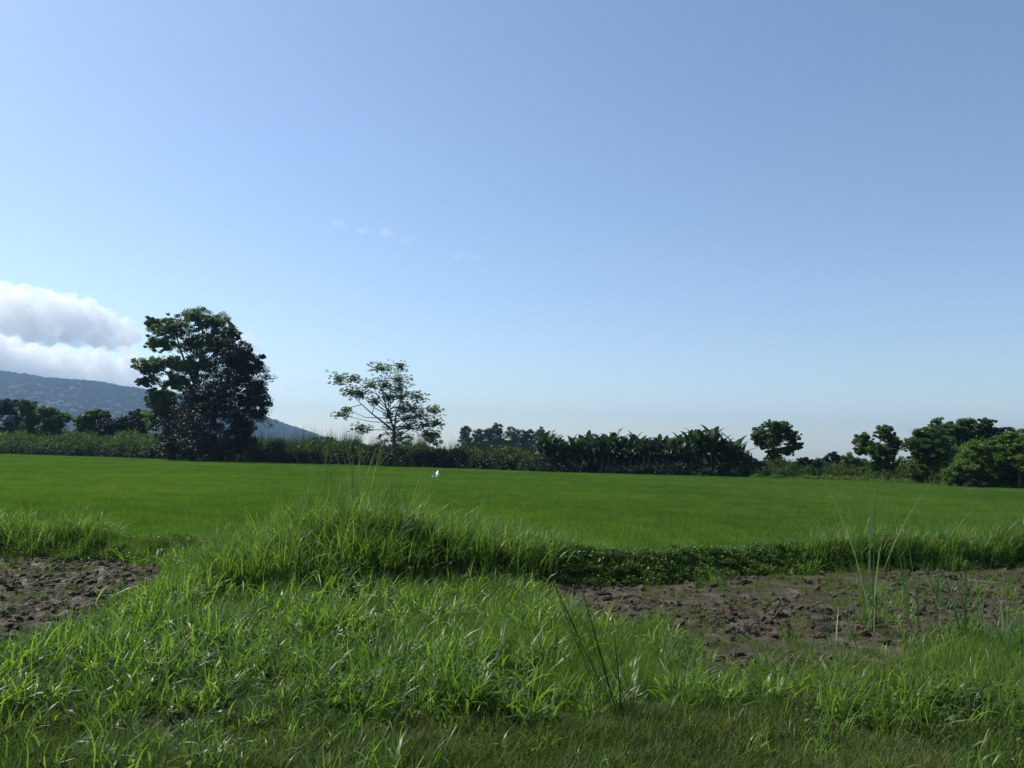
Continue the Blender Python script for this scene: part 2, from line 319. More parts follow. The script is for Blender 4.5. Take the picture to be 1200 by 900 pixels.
# ------------------------------------------------------------------ instancer (stuff only)
def instancer(name, protos, P, rz, s, idx, tilt=None):
    """scatter prototype meshes with geometry nodes; the prototypes live in an unlinked collection"""
    c = bpy.data.collections.new(name + '_kinds')
    for k, me in enumerate(protos): c.objects.link(bpy.data.objects.new('%s_kind_%02d' % (name, k), me))
    n = len(P); me = bpy.data.meshes.new(name); me.vertices.add(n); me.vertices.foreach_set('co', np.asarray(P, np.float32).ravel())
    rot = np.zeros((n, 3), np.float32); rot[:, 2] = rz
    if tilt is not None: rot[:, :2] = tilt
    a = me.attributes.new('rot', 'FLOAT_VECTOR', 'POINT'); a.data.foreach_set('vector', rot.ravel())
    sv = np.asarray(s, np.float32); sv = np.repeat(sv[:, None], 3, 1) if sv.ndim == 1 else sv
    a = me.attributes.new('siz', 'FLOAT_VECTOR', 'POINT'); a.data.foreach_set('vector', sv.ravel())
    a = me.attributes.new('pick', 'INT', 'POINT'); a.data.foreach_set('value', np.asarray(idx, np.int32))
    o = link(name, me); ng = bpy.data.node_groups.new(name, 'GeometryNodeTree')
    ng.interface.new_socket('Geometry', in_out='INPUT', socket_type='NodeSocketGeometry'); ng.interface.new_socket('Geometry', in_out='OUTPUT', socket_type='NodeSocketGeometry')
    N = ng.nodes; L = ng.links; gi = N.new('NodeGroupInput'); go = N.new('NodeGroupOutput')
    ci_ = N.new('GeometryNodeCollectionInfo'); ci_.inputs[0].default_value = c; ci_.inputs['Separate Children'].default_value = True; ci_.inputs['Reset Children'].default_value = True
    ip = N.new('GeometryNodeInstanceOnPoints'); ip.inputs['Pick Instance'].default_value = True
    def at(nm, ty):
        q = N.new('GeometryNodeInputNamedAttribute'); q.data_type = ty; q.inputs['Name'].default_value = nm
        return [s_ for s_ in q.outputs if s_.enabled and s_.name == 'Attribute'][0]
    L.new(gi.outputs[0], ip.inputs['Points']); L.new(ci_.outputs[0], ip.inputs['Instance'])
    L.new(at('pick', 'INT'), ip.inputs['Instance Index']); L.new(at('rot', 'FLOAT_VECTOR'), ip.inputs['Rotation']); L.new(at('siz', 'FLOAT_VECTOR'), ip.inputs['Scale'])
    L.new(ip.outputs[0], go.inputs[0]); md = o.modifiers.new('scatter', 'NODES'); md.node_group = ng
    return o
def protos(name, mat, n, fn):
    r = []
    for k in range(n):
        V, F, T = fn(k); r.append(mesh_np('%s_%d' % (name, k), V, F, mat, T))
    return r
def scatter(xr, yr, dens, keepfn):
    n = int((xr[1] - xr[0]) * (yr[1] - yr[0]) * dens); X = G.uniform(*xr, n); Y = G.uniform(*yr, n)
    vis = np.abs(X) < Y * .72 + 1.2
    X, Y = X[vis], Y[vis]; k = keepfn(X, Y); return X[k], Y[k]

# ------------------------------------------------------------------ rice
rice_p = protos('rice_patch', M['rice'], 5, lambda k: (lambda B: blades(len(B), 0, (.30, .46), (.008, .014), (.18, .12), (.1, .7), 2, base=B, tip=.15))(
    np.stack([(lambda c, j: c[:, 0].repeat(13) + j[:, 0])(*((lambda c: (c, G.normal(0, .035, (len(c) * 13, 2))))(np.stack(np.meshgrid(np.arange(-.5, .55, .17), np.arange(-.5, .55, .17)), -1).reshape(-1, 2) + G.normal(0, .02, (49, 2))))),
              G.uniform(-.55, .55, 49 * 13), np.full(49 * 13, -.02)], -1)))
gxs, gys = np.meshgrid(np.arange(-135, 100, .95), np.arange(14, 190, .95))
X = gxs.ravel() + G.uniform(-.2, .2, gxs.size); Y = gys.ravel() + G.uniform(-.2, .2, gxs.size)
k = (Y > foot(X) + 1.7) & (Y < edgeY(X, Y) - .6) & (np.abs(X) < Y * .70 + 3)
X, Y = X[k], Y[k]; hv = .72 + .3 * fbm(X / 9, Y / 5, 55) + .4 * (fbm(X / 22, Y / 2.2, 56) - .2)
sz = np.stack([np.ones(len(X)) * 1.05, np.ones(len(X)) * 1.05, hv * (.62 + .2 * sstep(18, 30, Y))], -1)
rice = instancer('rice_plants', rice_p, np.stack([X, Y, np.zeros(len(X)) + .02], -1), G.integers(0, 4, len(X)) * (math.pi / 2) + G.normal(0, .1, len(X)), sz, G.integers(0, 5, len(X)))
tag(rice, 'dense young green rice filling the flat paddy', 'rice', kind='stuff')

# ------------------------------------------------------------------ grasses of the foreground and the bund
def clampD(X, Y): return to_px(X, Y, 0.0)
para_p = protos('broad_tuft', M['para'], 7, lambda k: join_np([
    blades(19, .22, (.24, .54), (.021, .042), (.6, .35), (.3, 1.9), 4), blades(4, .12, (.36, .62), (.012, .020), (.2, .15), (.2, 1.3), 4)]))
fine_p = protos('fine_tuft', M['fine'], 6, lambda k: blades(46, .16, (.16, .40), (.004, .008), (.22, .18), (.1, 1.1), 3))
turf_p = protos('turf_tuft', M['turf'], 5, lambda k: blades(70, .17, (.05, .17), (.005, .010), (.5, .35), (.1, 1.2), 2))
dry_p = protos('dry_tuft', M['dry'], 4, lambda k: blades(9, .16, (.15, .40), (.004, .010), (.8, .4), (.2, 1.2), 3))
tall_p = protos('tall_tuft', M['para'], 6, lambda k: join_np([
    blades(26, .22, (.35, .8), (.014, .025), (.35, .25), (.6, 2.2), 4), blades(7, .15, (.7, 1.05), (.008, .013), (.12, .08), (.3, 1.5), 5)]))
def creeper_fn(k):
    n = 110; q = G.normal(0, 1, (n, 3)); q /= np.linalg.norm(q, axis=1)[:, None]; q *= (G.uniform(.3, 1, n) ** .5)[:, None] * .2; q[:, 2] = np.abs(q[:, 2]) * .9
    return join_np([leaves(q, .06, .7, aspect=.75), blades(8, .16, (.15, .35), (.004, .008), (.3, .2), (.2, 1.2), 3)])
creep_p = protos('creeper_clump', M['creeper'], 5, creeper_fn)

def put(name, pr_, X, Y, smin, smax, label, cat, zf=1.0, sc_extra=None, tl=.12):
    n = len(X); s = G.uniform(smin, smax, n) * .88
    if sc_extra is not None: s = s * sc_extra
    o = instancer(name, pr_, np.stack([X, Y, hgt(X, Y)], -1), G.uniform(0, 6.283, n), np.stack([s, s, s * zf], -1), G.integers(0, len(pr_), n), tilt=G.normal(0, tl, (n, 2)))
    return tag(o, label, cat, kind='stuff')

def on_bund(X, Y): t = Y - foot(X); return (t > -.1) & (t < 1.7)
def tallzone(X, Y):     # where the bund and the mounds carry waist-high grass
    px, _ = clampD(X, Y); t = Y - foot(X)
    b = ((px < 135) | (px > 935) | ((px > 385) & (px < 655))) & (t > .1) & (t < 1.6)
    mnd = np.zeros(len(X), bool)
    for cx, cy, rx, ry, h in MOUNDS: mnd |= ((X - cx) / rx) ** 2 + ((Y - cy) / ry) ** 2 < 1.15
    return b | mnd
def mudn(X, Y): return mudmask(X, Y)
def fine_zone(X, Y):
    px, py = clampD(X, Y); jn = (fbm(X * .7, Y * .7, 120) - .5) * 70
    a = (px + jn > 470) & (px < 760 + jn) & (py > 682) & (py < 790 + jn)
    b = (px + jn > 110) & (px < 330 + jn) & (py > 632) & (py < 705 + jn * .5)
    c = (px > 640 + jn) & (py > 752) & (py < 815)
    d = (px < 90) & (py > 740) & (py < 775)
    return a | b | c | d
TURF_PY = 852
def is_turf(X, Y):
    px, py = clampD(X, Y); return py > TURF_PY - 12 + (fbm(X * 1.1, Y * 1.1, 150) - .5) * 80 + np.interp(px, [0, 250, 600, 900, 1200], [-8, 8, 2, -8, 20])

# broad-bladed grass, the main mass
def kp(X, Y):
    px, py = clampD(X, Y); base = (Y < foot(X) + .1) & ~mudn(X, Y) & (~is_turf(X, Y) | (G.uniform(0, 1, len(X)) < .24)) & (Y > 4.6)
    thin = np.where(fine_zone(X, Y), .42, 1.0) * np.where((px > 660) & (py > 740), .6, 1.0) * (.22 + .9 * (fbm(X * 1.5, Y * 1.5, 160) > .47))
    return base & (G.uniform(0, 1, len(X)) < thin)
X, Y = scatter((-13, 14), (4.6, 20), 46, kp)
pxx, pyy = clampD(X, Y)
ex_ = (.42 + 1.15 * fbm(X * 1.2, Y * 1.2, 170)) * np.interp(pxx, [0, 640, 760, 1200], [1, 1, .75, .8]) * np.interp(pyy, [700, 820, 870], [1, 1, .7])
put('broad_grass', para_p, X, Y, .75, 1.35, 'lush broad-bladed grass covering the near bank with glossy arching leaves', 'grass', sc_extra=ex_)
# fine bright grass
def kf(X, Y):
    base = (Y < foot(X) + .6) & ~mudn(X, Y) & ~is_turf(X, Y)
    return base & (G.uniform(0, 1, len(X)) < np.where(fine_zone(X, Y), .85, .09))
X, Y = scatter((-14, 15), (5.2, 21), 62, kf)
put('fine_grass', fine_p, X, Y, .75, 1.25, 'fine bright yellow-green grass between the broad-bladed tufts', 'grass', sc_extra=.65 + .6 * fbm(X * .8, Y * .8, 180))
# short turf at the bottom edge
def kt(X, Y):
    return is_turf(X, Y) & (fbm(X * 2.1, Y * 2.1, 240) > .36) | (G.uniform(0, 1, len(X)) < .12) & ~mudn(X, Y) & (Y < 9.5)
X, Y = scatter((-9, 9), (4.2, 10.5), 140, kt)
put('short_turf', turf_p, X, Y, .6, 1.7, 'short dull turf with brown patches along the bottom edge', 'grass')
X, Y = scatter((-10, 10), (5, 15), 3.2, lambda X, Y: ~mudn(X, Y) & (Y < foot(X)) & (fbm(X * .8, Y * .8, 260) > .5))
put('leafy_weeds', creep_p, X, Y, .5, 1.0, 'small leafy weeds growing low between the grasses', 'weeds')
# dry straw bits
def kd(X, Y):
    px, py = clampD(X, Y); p = np.where(py > 800, .7, .16) * np.where(fbm(X * .9, Y * .9, 190) > .52, 1, .15)
    return (G.uniform(0, 1, len(X)) < p) & (Y < foot(X))
X, Y = scatter((-12, 12), (5, 17), 14, kd)
put('dry_straw', dry_p, X, Y, .5, 1.1, 'pale dry straw lying in the grass', 'straw')
# tall grass
X, Y = scatter((-17, 17), (10, 24), 24, lambda X, Y: tallzone(X, Y))
pxx, _ = clampD(X, Y)
put('tall_grass', tall_p, X, Y, .75, 1.1, 'waist-high arching grass on the bund and on the mound at its left', 'grass',
    sc_extra=np.interp(pxx, [0, 110, 160, 260, 400, 640, 700, 900, 960, 1050, 1200], [1.05, 1.0, .6, 1.3, 1.7, 1.2, .75, .55, 1.0, 1.35, 1.25]) * (.55 + .85 * fbm(X * .7, Y * .7, 200)))
def on_mound(X, Y):
    m_ = np.zeros(len(X), bool)
    for cx, cy, rx, ry, h in MOUNDS: m_ |= ((X - cx) / rx) ** 2 + ((Y - cy) / ry) ** 2 < 1.3
    return m_ & (fbm(X * 1.4, Y * 1.4, 290) > .42)
X, Y = scatter((-12, 6), (10, 20), 16, on_mound)
put('mound_weeds', creep_p, X, Y, .7, 1.2, 'leafy weeds tangled through the tall grass of the mound', 'weeds')
# creeper cover and low grass on the bund
X, Y = scatter((-17, 17), (11, 25), 60, lambda X, Y: on_bund(X, Y) & ((clampD(X, Y)[0] > 560) | (G.uniform(0, 1, len(X)) < .35)))
put('creeper_cover', creep_p, X, Y, .8, 1.35, 'low leafy creepers covering the bund above the mud', 'creeper')
X, Y = scatter((-17, 17), (11, 25), 28, lambda X, Y: on_bund(X, Y) & (~tallzone(X, Y)) & (clampD(X, Y)[0] < 640))
put('bund_grass', fine_p, X, Y, .7, 1.2, 'low mixed grass on the left part of the bund', 'grass')
# seedlings sprouting out of the mud
def ks(X, Y): return mudn(X, Y) & (G.uniform(0, 1, len(X)) < np.where(fbm(X * .8, Y * .8, 210) > .5, .9, .2))
X, Y = scatter((-15, 17), (8, 21), 4.5, ks)
put('mud_sprouts', fine_p, X, Y, .4, .95, 'thin green shoots sprouting from the bare mud', 'weeds')
X, Y = scatter((-15, 17), (8, 21), 18, ks)
put('mud_weeds', turf_p, X, Y, .6, 1.3, 'scattered tiny weeds on the mud', 'weeds')

X, Y = scatter((2, 17), (8, 21), 7, lambda X, Y: mudn(X, Y) & (clampD(X, Y)[0] > 1010) & (clampD(X, Y)[1] > 690) & (G.uniform(0, 1, len(X)) < .55))
put('plot_edge_grass', para_p, X, Y, .45, 1.05, 'sparse arching grass straggling over the right end of the bare plot', 'grass')
X, Y = scatter((-15, 17), (8, 21), 20, lambda X, Y: mudn(X, Y) & ~mudn(X, Y - .7) & (G.uniform(0, 1, len(X)) < .45))
put('plot_front_grass', para_p, X, Y, .5, 1.1, 'grass creeping over the near edge of the bare plots', 'grass')
# clods
def clod(k):
    bm = bmesh.new(); bmesh.ops.create_icosphere(bm, subdivisions=2, radius=1); off = Vector((k * 7.3, 2, 1))
    for v in bm.verts:
        nn = mnoise.noise(v.co * 1.1 + off) * .5 + mnoise.noise(v.co * 2.7 + off) * .25; v.co *= 1 + nn * 1.5; v.co.z *= .6; v.co.x *= 1.25
    me = bpy.data.meshes.new('clod_%d' % k); bm.to_mesh(me); bm.free(); me.materials.append(M['mud']); return me
cl = [clod(k) for k in range(7)]
X, Y = scatter((-15, 17), (8, 21), 60, lambda X, Y: mudn(X, Y) & (G.uniform(0, 1, len(X)) < .15 + .85 * (fbm(X * .45, Y * .45, 90) > .46)))
n = len(X); s = .014 + .055 * G.uniform(0, 1, n) ** 2.0
c_ = instancer('mud_clods', cl, np.stack([X, Y, hgt(X, Y) + .035 + s * .3], -1), G.uniform(0, 6.28, n), s, G.integers(0, 7, n), tilt=G.normal(0, .4, (n, 2)))
tag(c_, 'lumps of turned brown mud strewn over the bare plots', 'mud clods', kind='stuff')

# ------------------------------------------------------------------ single reeds and grass clumps that stand out
def reed_clump(name, px, py, Hh, stems, label, cat='reed clump', spread=.12, lean=(.12, .1), curve=(.1, .9), w=(.012, .02), pale=0, az=None, mat='reed', nseg=7):
    X, Y = gp(px, py); z = float(hgt(X, Y)); root = empty(name, (X, Y, z)); tag(root, label, cat, 'tall reeds rising from the near grass' if cat == 'reed clump' else None)
    rr = np.random.default_rng(int(px * 7 + py)); Hh *= .84
    for i in range(stems):
        h = rr.uniform(.55, 1.0) * Hh if i else Hh
        a = np.array([rr.uniform(0, 6.28)]) if az is None else np.array([az + rr.normal(0, .45)])
        b = np.array([[rr.normal(0, spread), rr.normal(0, spread), -.02]])
        V, F, T = blades(1, 0, (h, h * 1.001), (w[0] * 1.35, w[1] * 1.5), lean, curve, nseg, rng=rr, base=b, az=a, tip=.06)
        V2 = V.copy(); 
        isp = i < pale
        link('blade', mesh_np('blade', V2, F, M['reed_pale'] if isp else M[mat], T, smooth=True), root)
    return root
reed_clump('reed', 1022, 742, 3.15, 13, 'tall reed with pale upright blades at right in front of the mud', spread=.07, lean=(.08, .08), curve=(.0, .55), w=(.014, .027), pale=5)
reed_clump('reed', 1078, 738, 2.3, 10, 'thin dark reed just right of the tall pale-bladed reed', spread=.10, lean=(.12, .1), curve=(.1, .8), w=(.010, .018))
reed_clump('reed', 1128, 752, 1.7, 12, 'arching reed near the right edge with two pale drooping blades', spread=.10, lean=(.25, .15), curve=(.1, .9), w=(.014, .026), pale=3)
reed_clump('reed', 1182, 770, 1.3, 14, 'green reed tuft against the right edge of the view', spread=.12, lean=(.25, .15), curve=(.2, 1.0), w=(.012, .022), pale=1)
reed_clump('reed', 985, 758, 1.2, 11, 'low reed with arching blades left of the tall pale-bladed reed', spread=.08, lean=(.3, .15), curve=(.2, .8), w=(.012, .022), pale=2)
reed_clump('reed', 728, 838, 2.15, 22, 'dark reed leaning far to the left at the middle of the bank', spread=.06, lean=(.42, .12), curve=(-.1, .35), w=(.009, .017), az=math.pi * .98, mat='reed_dark')
reed_clump('reed', 775, 800, .85, 6, 'small reed with one bent straw-coloured blade beside the mud', spread=.08, lean=(.2, .12), curve=(.2, 1.3), w=(.008, .014), pale=1)
reed_clump('reed', 1100, 712, 1.2, 7, 'wispy upright reed on the bare plot, right of the thin dark reed', spread=.12, lean=(.15, .12), curve=(.2, 1.1), w=(.007, .012))
reed_clump('reed', 1158, 728, 1.1, 8, 'wispy arching reed on the bare plot near its right end', spread=.12, lean=(.25, .15), curve=(.2, 1.2), w=(.007, .013), pale=2)
reed_clump('reed', 945, 700, .8, 6, 'short wispy reed standing in the middle of the bare plot', spread=.1, lean=(.15, .12), curve=(.1, .9), w=(.006, .010))
for (px, py, h, lb) in [(385, 668, 2.3, 'leftmost tall fan of spiky grass on the mound'), (408, 672, 2.55, 'tallest fan of spiky grass in the middle of the mound'), (436, 668, 2.2, 'third fan of spiky grass from the left on the mound'), (462, 668, 2.0, 'rightmost fan of spiky grass on the mound')]:
    r_ = reed_clump('spiky_grass_clump', px, py, h * 1.3, 55, lb, 'grass clump', spread=.28, lean=(.12, .11), curve=(.05, .8), w=(.011, .02), mat='spiky', pale=9); r_['group'] = 'spiky grass clumps on the mound'
reed_clump('spiky_grass_clump', 520, 668, 1.15, 8, 'small arching grass fan right of the mound on the bund', 'grass clump', spread=.15, lean=(.3, .15), curve=(.3, 1.0), w=(.008, .014), mat='fine')['group'] = 'spiky grass clumps on the mound'

# ------------------------------------------------------------------ trees
def clump_pts(center, rad, n, rng, flat=.7):
    d = rng.normal(0, 1, (n, 3)); d /= np.linalg.norm(d, axis=1)[:, None]; r = rng.uniform(0, 1, n) ** .45
    return np.array(center)[None] + d * r[:, None] * rad * np.array([1, 1, flat])
def tree(name, base, lobes, label, Yd, mat='leaf_mid', leaf=.3, clumps=16, per=45, trunk_r=.4, group=None, seed=1, cr=.30, cat='tree', fork=None, limbs=None, shell=.55, bare=False, dy=.9, flat=.65, parent_crown='crown', floor=None):
    """lobes: (px, py, rx, ry) outline puffs seen at distance Yd; built as leaf clumps in ellipsoids with their own depth"""
    rng = np.random.default_rng(seed); rr = random.Random(seed)
    bx, by = base; X0 = W(bx, by, Yd).x; root = empty(name, (X0, Yd, 0)); tag(root, label, cat, group)
    O = Vector((X0, Yd, 0)); k = Yd / FPX
    parts = []; wood = []; cents = []
    topz = max(W(l[0], l[1] - l[3], Yd).z for l in lobes)
    fk = W(fork[0], fork[1], Yd) - O if fork else Vector((0, 0, topz * .35))
    mid = fk * .5 + Vector((rr.uniform(-.1, .1), rr.uniform(-.1, .1), 0)) * trunk_r * 3
    wood.append(tube_np([(0, 0, -.3), (mid.x * .6, mid.y, mid.z * .7), tuple(fk)], [trunk_r * 1.25, trunk_r, trunk_r * .8], 9))
    tops = sorted(lobes, key=lambda l: l[1])[:max(1, len(lobes) // 3)]; tp = W(sum(l[0] for l in tops) / len(tops), tops[0][1], Yd) - O
    if not bare: wood.append(tube_np([tuple(fk), tuple(fk.lerp(tp, .35) + Vector((rr.uniform(-1, 1), rr.uniform(-1, 1), 0)) * trunk_r), tuple(fk.lerp(tp, .85))], [trunk_r * .62, trunk_r * .4, trunk_r * .1], 7))
    for (lx, ly, rx, ry) in lobes:
        c = W(lx, ly, Yd) - O; c.y += rr.uniform(-1, 1) * rx * k * dy; cents.append(c)
        if not bare:
            at_ = fk.lerp(tp, min(.8, max(0, .5 * (c.z - fk.z) / max(.5, tp.z - fk.z)) * rr.uniform(.6, 1.3)))
            m1 = at_.lerp(c, .5) + Vector((rr.uniform(-.12, .12), rr.uniform(-.1, .1), rr.uniform(-.1, .1))) * (c - at_).length
            wood.append(tube_np([tuple(at_), tuple(m1), tuple(at_.lerp(c, .95))], [trunk_r * .26, trunk_r * .17, trunk_r * .08], 6))
        A = np.array([rx * k, rx * k * .95, ry * k])
        for j in range(clumps):
            d = rng.normal(0, 1, 3); d /= np.linalg.norm(d); q = np.array(c) + d * A * (shell + (1.0 - shell) * rng.uniform()) * (1.18 if rng.uniform() < .16 else 1.0)
            if floor is not None: q[2] = max(q[2], floor)
            crr = cr * (A[0] + A[2]) * .5 * rng.uniform(.45, 1.25)
            t = rng.uniform(.15, .85); P = clump_pts(q, crr, int(per * rng.uniform(.6, 1.4)), rng, flat)
            if floor is not None: P[:, 2] = np.maximum(P[:, 2], .05)
            parts.append(leaves(P, leaf, .5, rng, tone=np.clip(t + rng.normal(0, .18, len(P)), 0, 1)))
            if not bare and j % 2 == 0: wood.append(tube_np([tuple(c), tuple(Vector(q) * .5 + c * .5 + Vector((0, 0, -.1))), tuple(q)], [trunk_r * .08, trunk_r * .05, trunk_r * .02], 4))
    tv, tf, tt = join_np(wood[:1]); link('trunk', mesh_np('trunk', tv, tf, M['bark'], smooth=True), root)
    if limbs:
        for path, r0 in limbs:
            pp = [tuple(W(a, b, Yd) - O) for a, b in path]; nn = len(pp)
            wood.append(tube_np(pp, [r0 * (1 - .75 * i / (nn - 1)) for i in range(nn)], 7))
    if len(wood) > 1:
        tv, tf, tt = join_np(wood[1:]); link('branches', mesh_np('branches', tv, tf, M['bark'], smooth=True), root)
    V, F, T = join_np(parts); link(parent_crown, mesh_np(parent_crown, V, F, M[mat], T), root)
    return root

# the big pair left of centre
tree('tall_tree', (222, 541), [(228, 372, 24, 14), (205, 384, 22, 14), (250, 380, 24, 15), (178, 378, 10, 9), (190, 402, 20, 12), (222, 400, 26, 16), (255, 404, 24, 18), (272, 392, 10, 10),
     (172, 430, 18, 12), (196, 424, 22, 12), (168, 447, 12, 6), (205, 448, 24, 15), (235, 430, 24, 16), (182, 466, 16, 14), (180, 488, 20, 20), (198, 478, 18, 18)],
     'tallest tree, its leafy airy upper crown standing against the cloud at left', 134, 'leaf_mid', .30, 85, 80, .42, seed=3, cr=.27, fork=(228, 470), shell=.2,
     limbs=[([(228, 450), (218, 428), (210, 405), (206, 388)], .28), ([(228, 450), (234, 425), (238, 400), (236, 378)], .3), ([(226, 455), (205, 440), (185, 432), (168, 428)], .22)])
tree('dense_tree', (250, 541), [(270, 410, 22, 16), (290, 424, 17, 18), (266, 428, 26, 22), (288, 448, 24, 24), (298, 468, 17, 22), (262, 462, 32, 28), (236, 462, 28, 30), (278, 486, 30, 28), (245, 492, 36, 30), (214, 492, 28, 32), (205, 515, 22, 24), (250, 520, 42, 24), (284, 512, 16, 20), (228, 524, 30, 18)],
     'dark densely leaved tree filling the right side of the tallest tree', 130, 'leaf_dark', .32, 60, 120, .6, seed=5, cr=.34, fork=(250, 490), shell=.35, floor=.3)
tree('airy_tree', (461, 547), [(a, b, c * 1.3, d * 1.35) for a, b, c, d in [(400, 445, 13, 8), (411, 460, 11, 7), (424, 462, 9, 7), (434, 450, 11, 9), (449, 433, 14, 7), (465, 444, 17, 10), (452, 452, 10, 8), (398, 486, 11, 5), (407, 480, 6, 3), (469, 464, 14, 8), (490, 466, 14, 6), (506, 480, 13, 6), (512, 496, 9, 6),
     (491, 487, 15, 7), (471, 479, 11, 6), (426, 503, 12, 6), (439, 471, 7, 5), (480, 501, 14, 6), (504, 508, 12, 5), (470, 431, 9, 5), (455, 486, 5, 4), (415, 445, 8, 5), (497, 498, 10, 6), (468, 456, 11, 8), (456, 466, 8, 5), (484, 478, 12, 7), (478, 490, 12, 6)]],
     'slender open-crowned tree with a forked dark trunk standing alone left of centre', 124, 'leaf_airy', .19, 105, 22, .30, seed=8, cr=.17, fork=(462, 504), shell=.0, flat=.5,
     limbs=[([(462, 506), (448, 494), (436, 485), (424, 474), (412, 462)], .16), ([(462, 504), (464, 486), (470, 470), (470, 450)], .17), ([(463, 508), (478, 494), (498, 486)], .12), ([(424, 474), (408, 478), (398, 484)], .07), ([(436, 485), (440, 472), (446, 455)], .07)])
tree('vine_shrub', (455, 547), [(452, 508, 12, 13), (455, 525, 14, 16), (446, 532, 12, 12)], 'dark vine-covered shrub wrapped round the foot of the open-crowned tree', 122.5, 'leaf_dark', .24, 14, 45, .1, seed=9, cr=.4, cat='shrub', bare=True, floor=.2)
# left background trees
for i, (px, lob, lb) in enumerate([
    (12, [(2, 480, 12, 11), (18, 478, 12, 9), (12, 495, 16, 12)], 'dark tree at the left edge in front of the hill'),
    (38, [(34, 476, 12, 9), (42, 488, 12, 12), (34, 498, 12, 8)], 'second dark tree from the left edge, with a lobed top'),
    (62, [(60, 484, 12, 8), (68, 494, 14, 10), (55, 500, 14, 8), (74, 489, 8, 5)], 'wide low tree third from the left edge'),
    (105, [(98, 492, 14, 8), (112, 487, 12, 7), (104, 502, 20, 8), (125, 487, 7, 4)], 'low spreading tree midway between the left edge and the tallest tree'),
    (138, [(132, 498, 14, 8), (148, 497, 14, 10), (158, 488, 10, 9), (165, 498, 12, 12)], 'dark rounded tree just left of the tallest tree')]):
    lob = lob + [(px - 6, 508, 15, 8), (px + 9, 511, 13, 8)]
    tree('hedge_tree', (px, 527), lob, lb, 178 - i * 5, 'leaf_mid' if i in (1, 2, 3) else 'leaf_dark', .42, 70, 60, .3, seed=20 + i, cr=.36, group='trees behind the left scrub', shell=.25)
# hazy eucalyptus row
for i, (px, top, w_) in enumerate([(546, 500, 8), (562, 503, 9), (572, 501, 8), (583, 497, 9), (600, 500, 9), (613, 504, 7), (622, 503, 7), (634, 501, 8)]):
    tree('distant_tree', (px, 522), [(px, top + 7, w_ * .8, 7), (px - 2, top + 15, w_, 9), (px + 2, top + 22, w_ * .8, 8)], ['slim hazy tree at the left end of the far row', 'broad hazy tree second in the far row', 'hazy tree third from the left in the far row', 'highest hazy tree in the middle of the far row', 'round-topped hazy tree fifth in the far row', 'low hazy tree sixth in the far row', 'narrow hazy tree seventh in the far row', 'hazy tree last in the far row, against the banana thicket'][i],
         360, 'leaf_far', .7, 34, 50, .35, seed=40 + i, cr=.42, group='hazy row of trees far beyond the hedge', bare=True)
for i, (px, py, w_, lb) in enumerate([(470, 512, 12, 'faint grey-green tree seen through the branches of the open-crowned tree'), (506, 512, 11, 'faint grey-green tree behind the right side of the open-crowned tree'), (384, 517, 8, 'small faint tree in the gap between the tallest tree and the open-crowned tree')]):
    tree('distant_tree', (px, 523), [(px - 4, py, w_ * .7, 7), (px + 5, py + 4, w_ * .8, 7)], lb, 280, 'leaf_far', .55, 30, 40, .3, seed=60 + i, cr=.4, bare=True, group='hazy row of trees far beyond the hedge')
# right-hand trees
tree('round_tree', (911, 548), [(893, 507, 11, 9), (905, 499, 13, 8), (920, 501, 11, 8), (930, 512, 9, 8), (912, 513, 15, 10), (896, 521, 11, 8), (924, 526, 12, 7), (934, 522, 7, 5), (906, 530, 12, 6), (886, 514, 7, 7), (908, 538, 10, 5), (914, 508, 20, 14)],
     'round-crowned tree rising alone above the hedge right of the bananas', 114, 'leaf_mid', .22, 60, 85, .22, seed=71, cr=.28, fork=(911, 538), shell=.2)
tree('small_tree', (1029, 563), [(1012, 516, 12, 9), (1034, 508, 12, 9), (1048, 520, 12, 9), (1024, 528, 18, 10), (1046, 533, 9, 8), (1008, 527, 8, 7), (1030, 545, 13, 14), (1024, 556, 14, 9), (1038, 555, 12, 10)],
     'lobed dark tree at right with a bushy trunk, left of the leafy bank', 104, 'leaf_mid', .21, 64, 95, .22, seed=73, cr=.32, fork=(1030, 545), shell=.25)
RB = [('broad_bush', (1100, 566), [(1085, 528, 18, 13), (1108, 520, 20, 14), (1092, 545, 22, 14), (1075, 553, 14, 10), (1118, 545, 18, 18), (1074, 524, 13, 13), (1088, 510, 15, 10)], 95, 'leaf_mid', 'large leafy bush forming the left shoulder of the right-hand bank', .17),
      ('broad_bush', (1122, 566), [(1112, 502, 18, 11), (1136, 503, 18, 13), (1150, 497, 10, 7), (1125, 516, 24, 15), (1096, 510, 14, 12), (1150, 520, 20, 16), (1110, 530, 20, 16)], 102, 'leaf_mid', 'highest bush of the right-hand bank, its top against the sky', .18),
      ('broad_bush', (1165, 560), [(1162, 508, 15, 11), (1178, 512, 15, 12), (1165, 524, 22, 16), (1190, 522, 16, 14)], 100, 'leaf_dark', 'dark rounded treetop behind the right-hand bank', .18),
      ('broad_bush', (1150, 572), [(1140, 534, 22, 17), (1165, 538, 22, 20), (1136, 554, 20, 14), (1168, 558, 20, 14), (1118, 556, 16, 12)], 86, 'leaf_bright', 'light green bush in the middle of the right-hand bank', .17),
      ('broad_bush', (1195, 574), [(1188, 522, 17, 13), (1205, 518, 18, 14), (1195, 545, 22, 16), (1215, 550, 22, 20), (1235, 530, 24, 22), (1250, 560, 20, 12)], 83, 'leaf_bright', 'leafy bush cut by the right edge of the view', .17)]
for i, (nm, b, lob, Yd, mt, lb, lf) in enumerate(RB):
    tree(nm, b, lob, lb, Yd, mt, lf * 1.25, 64, 130, .15, seed=80 + i, cr=.30, group='bushes of the right-hand bank', cat='bush', shell=.45, floor=.15)
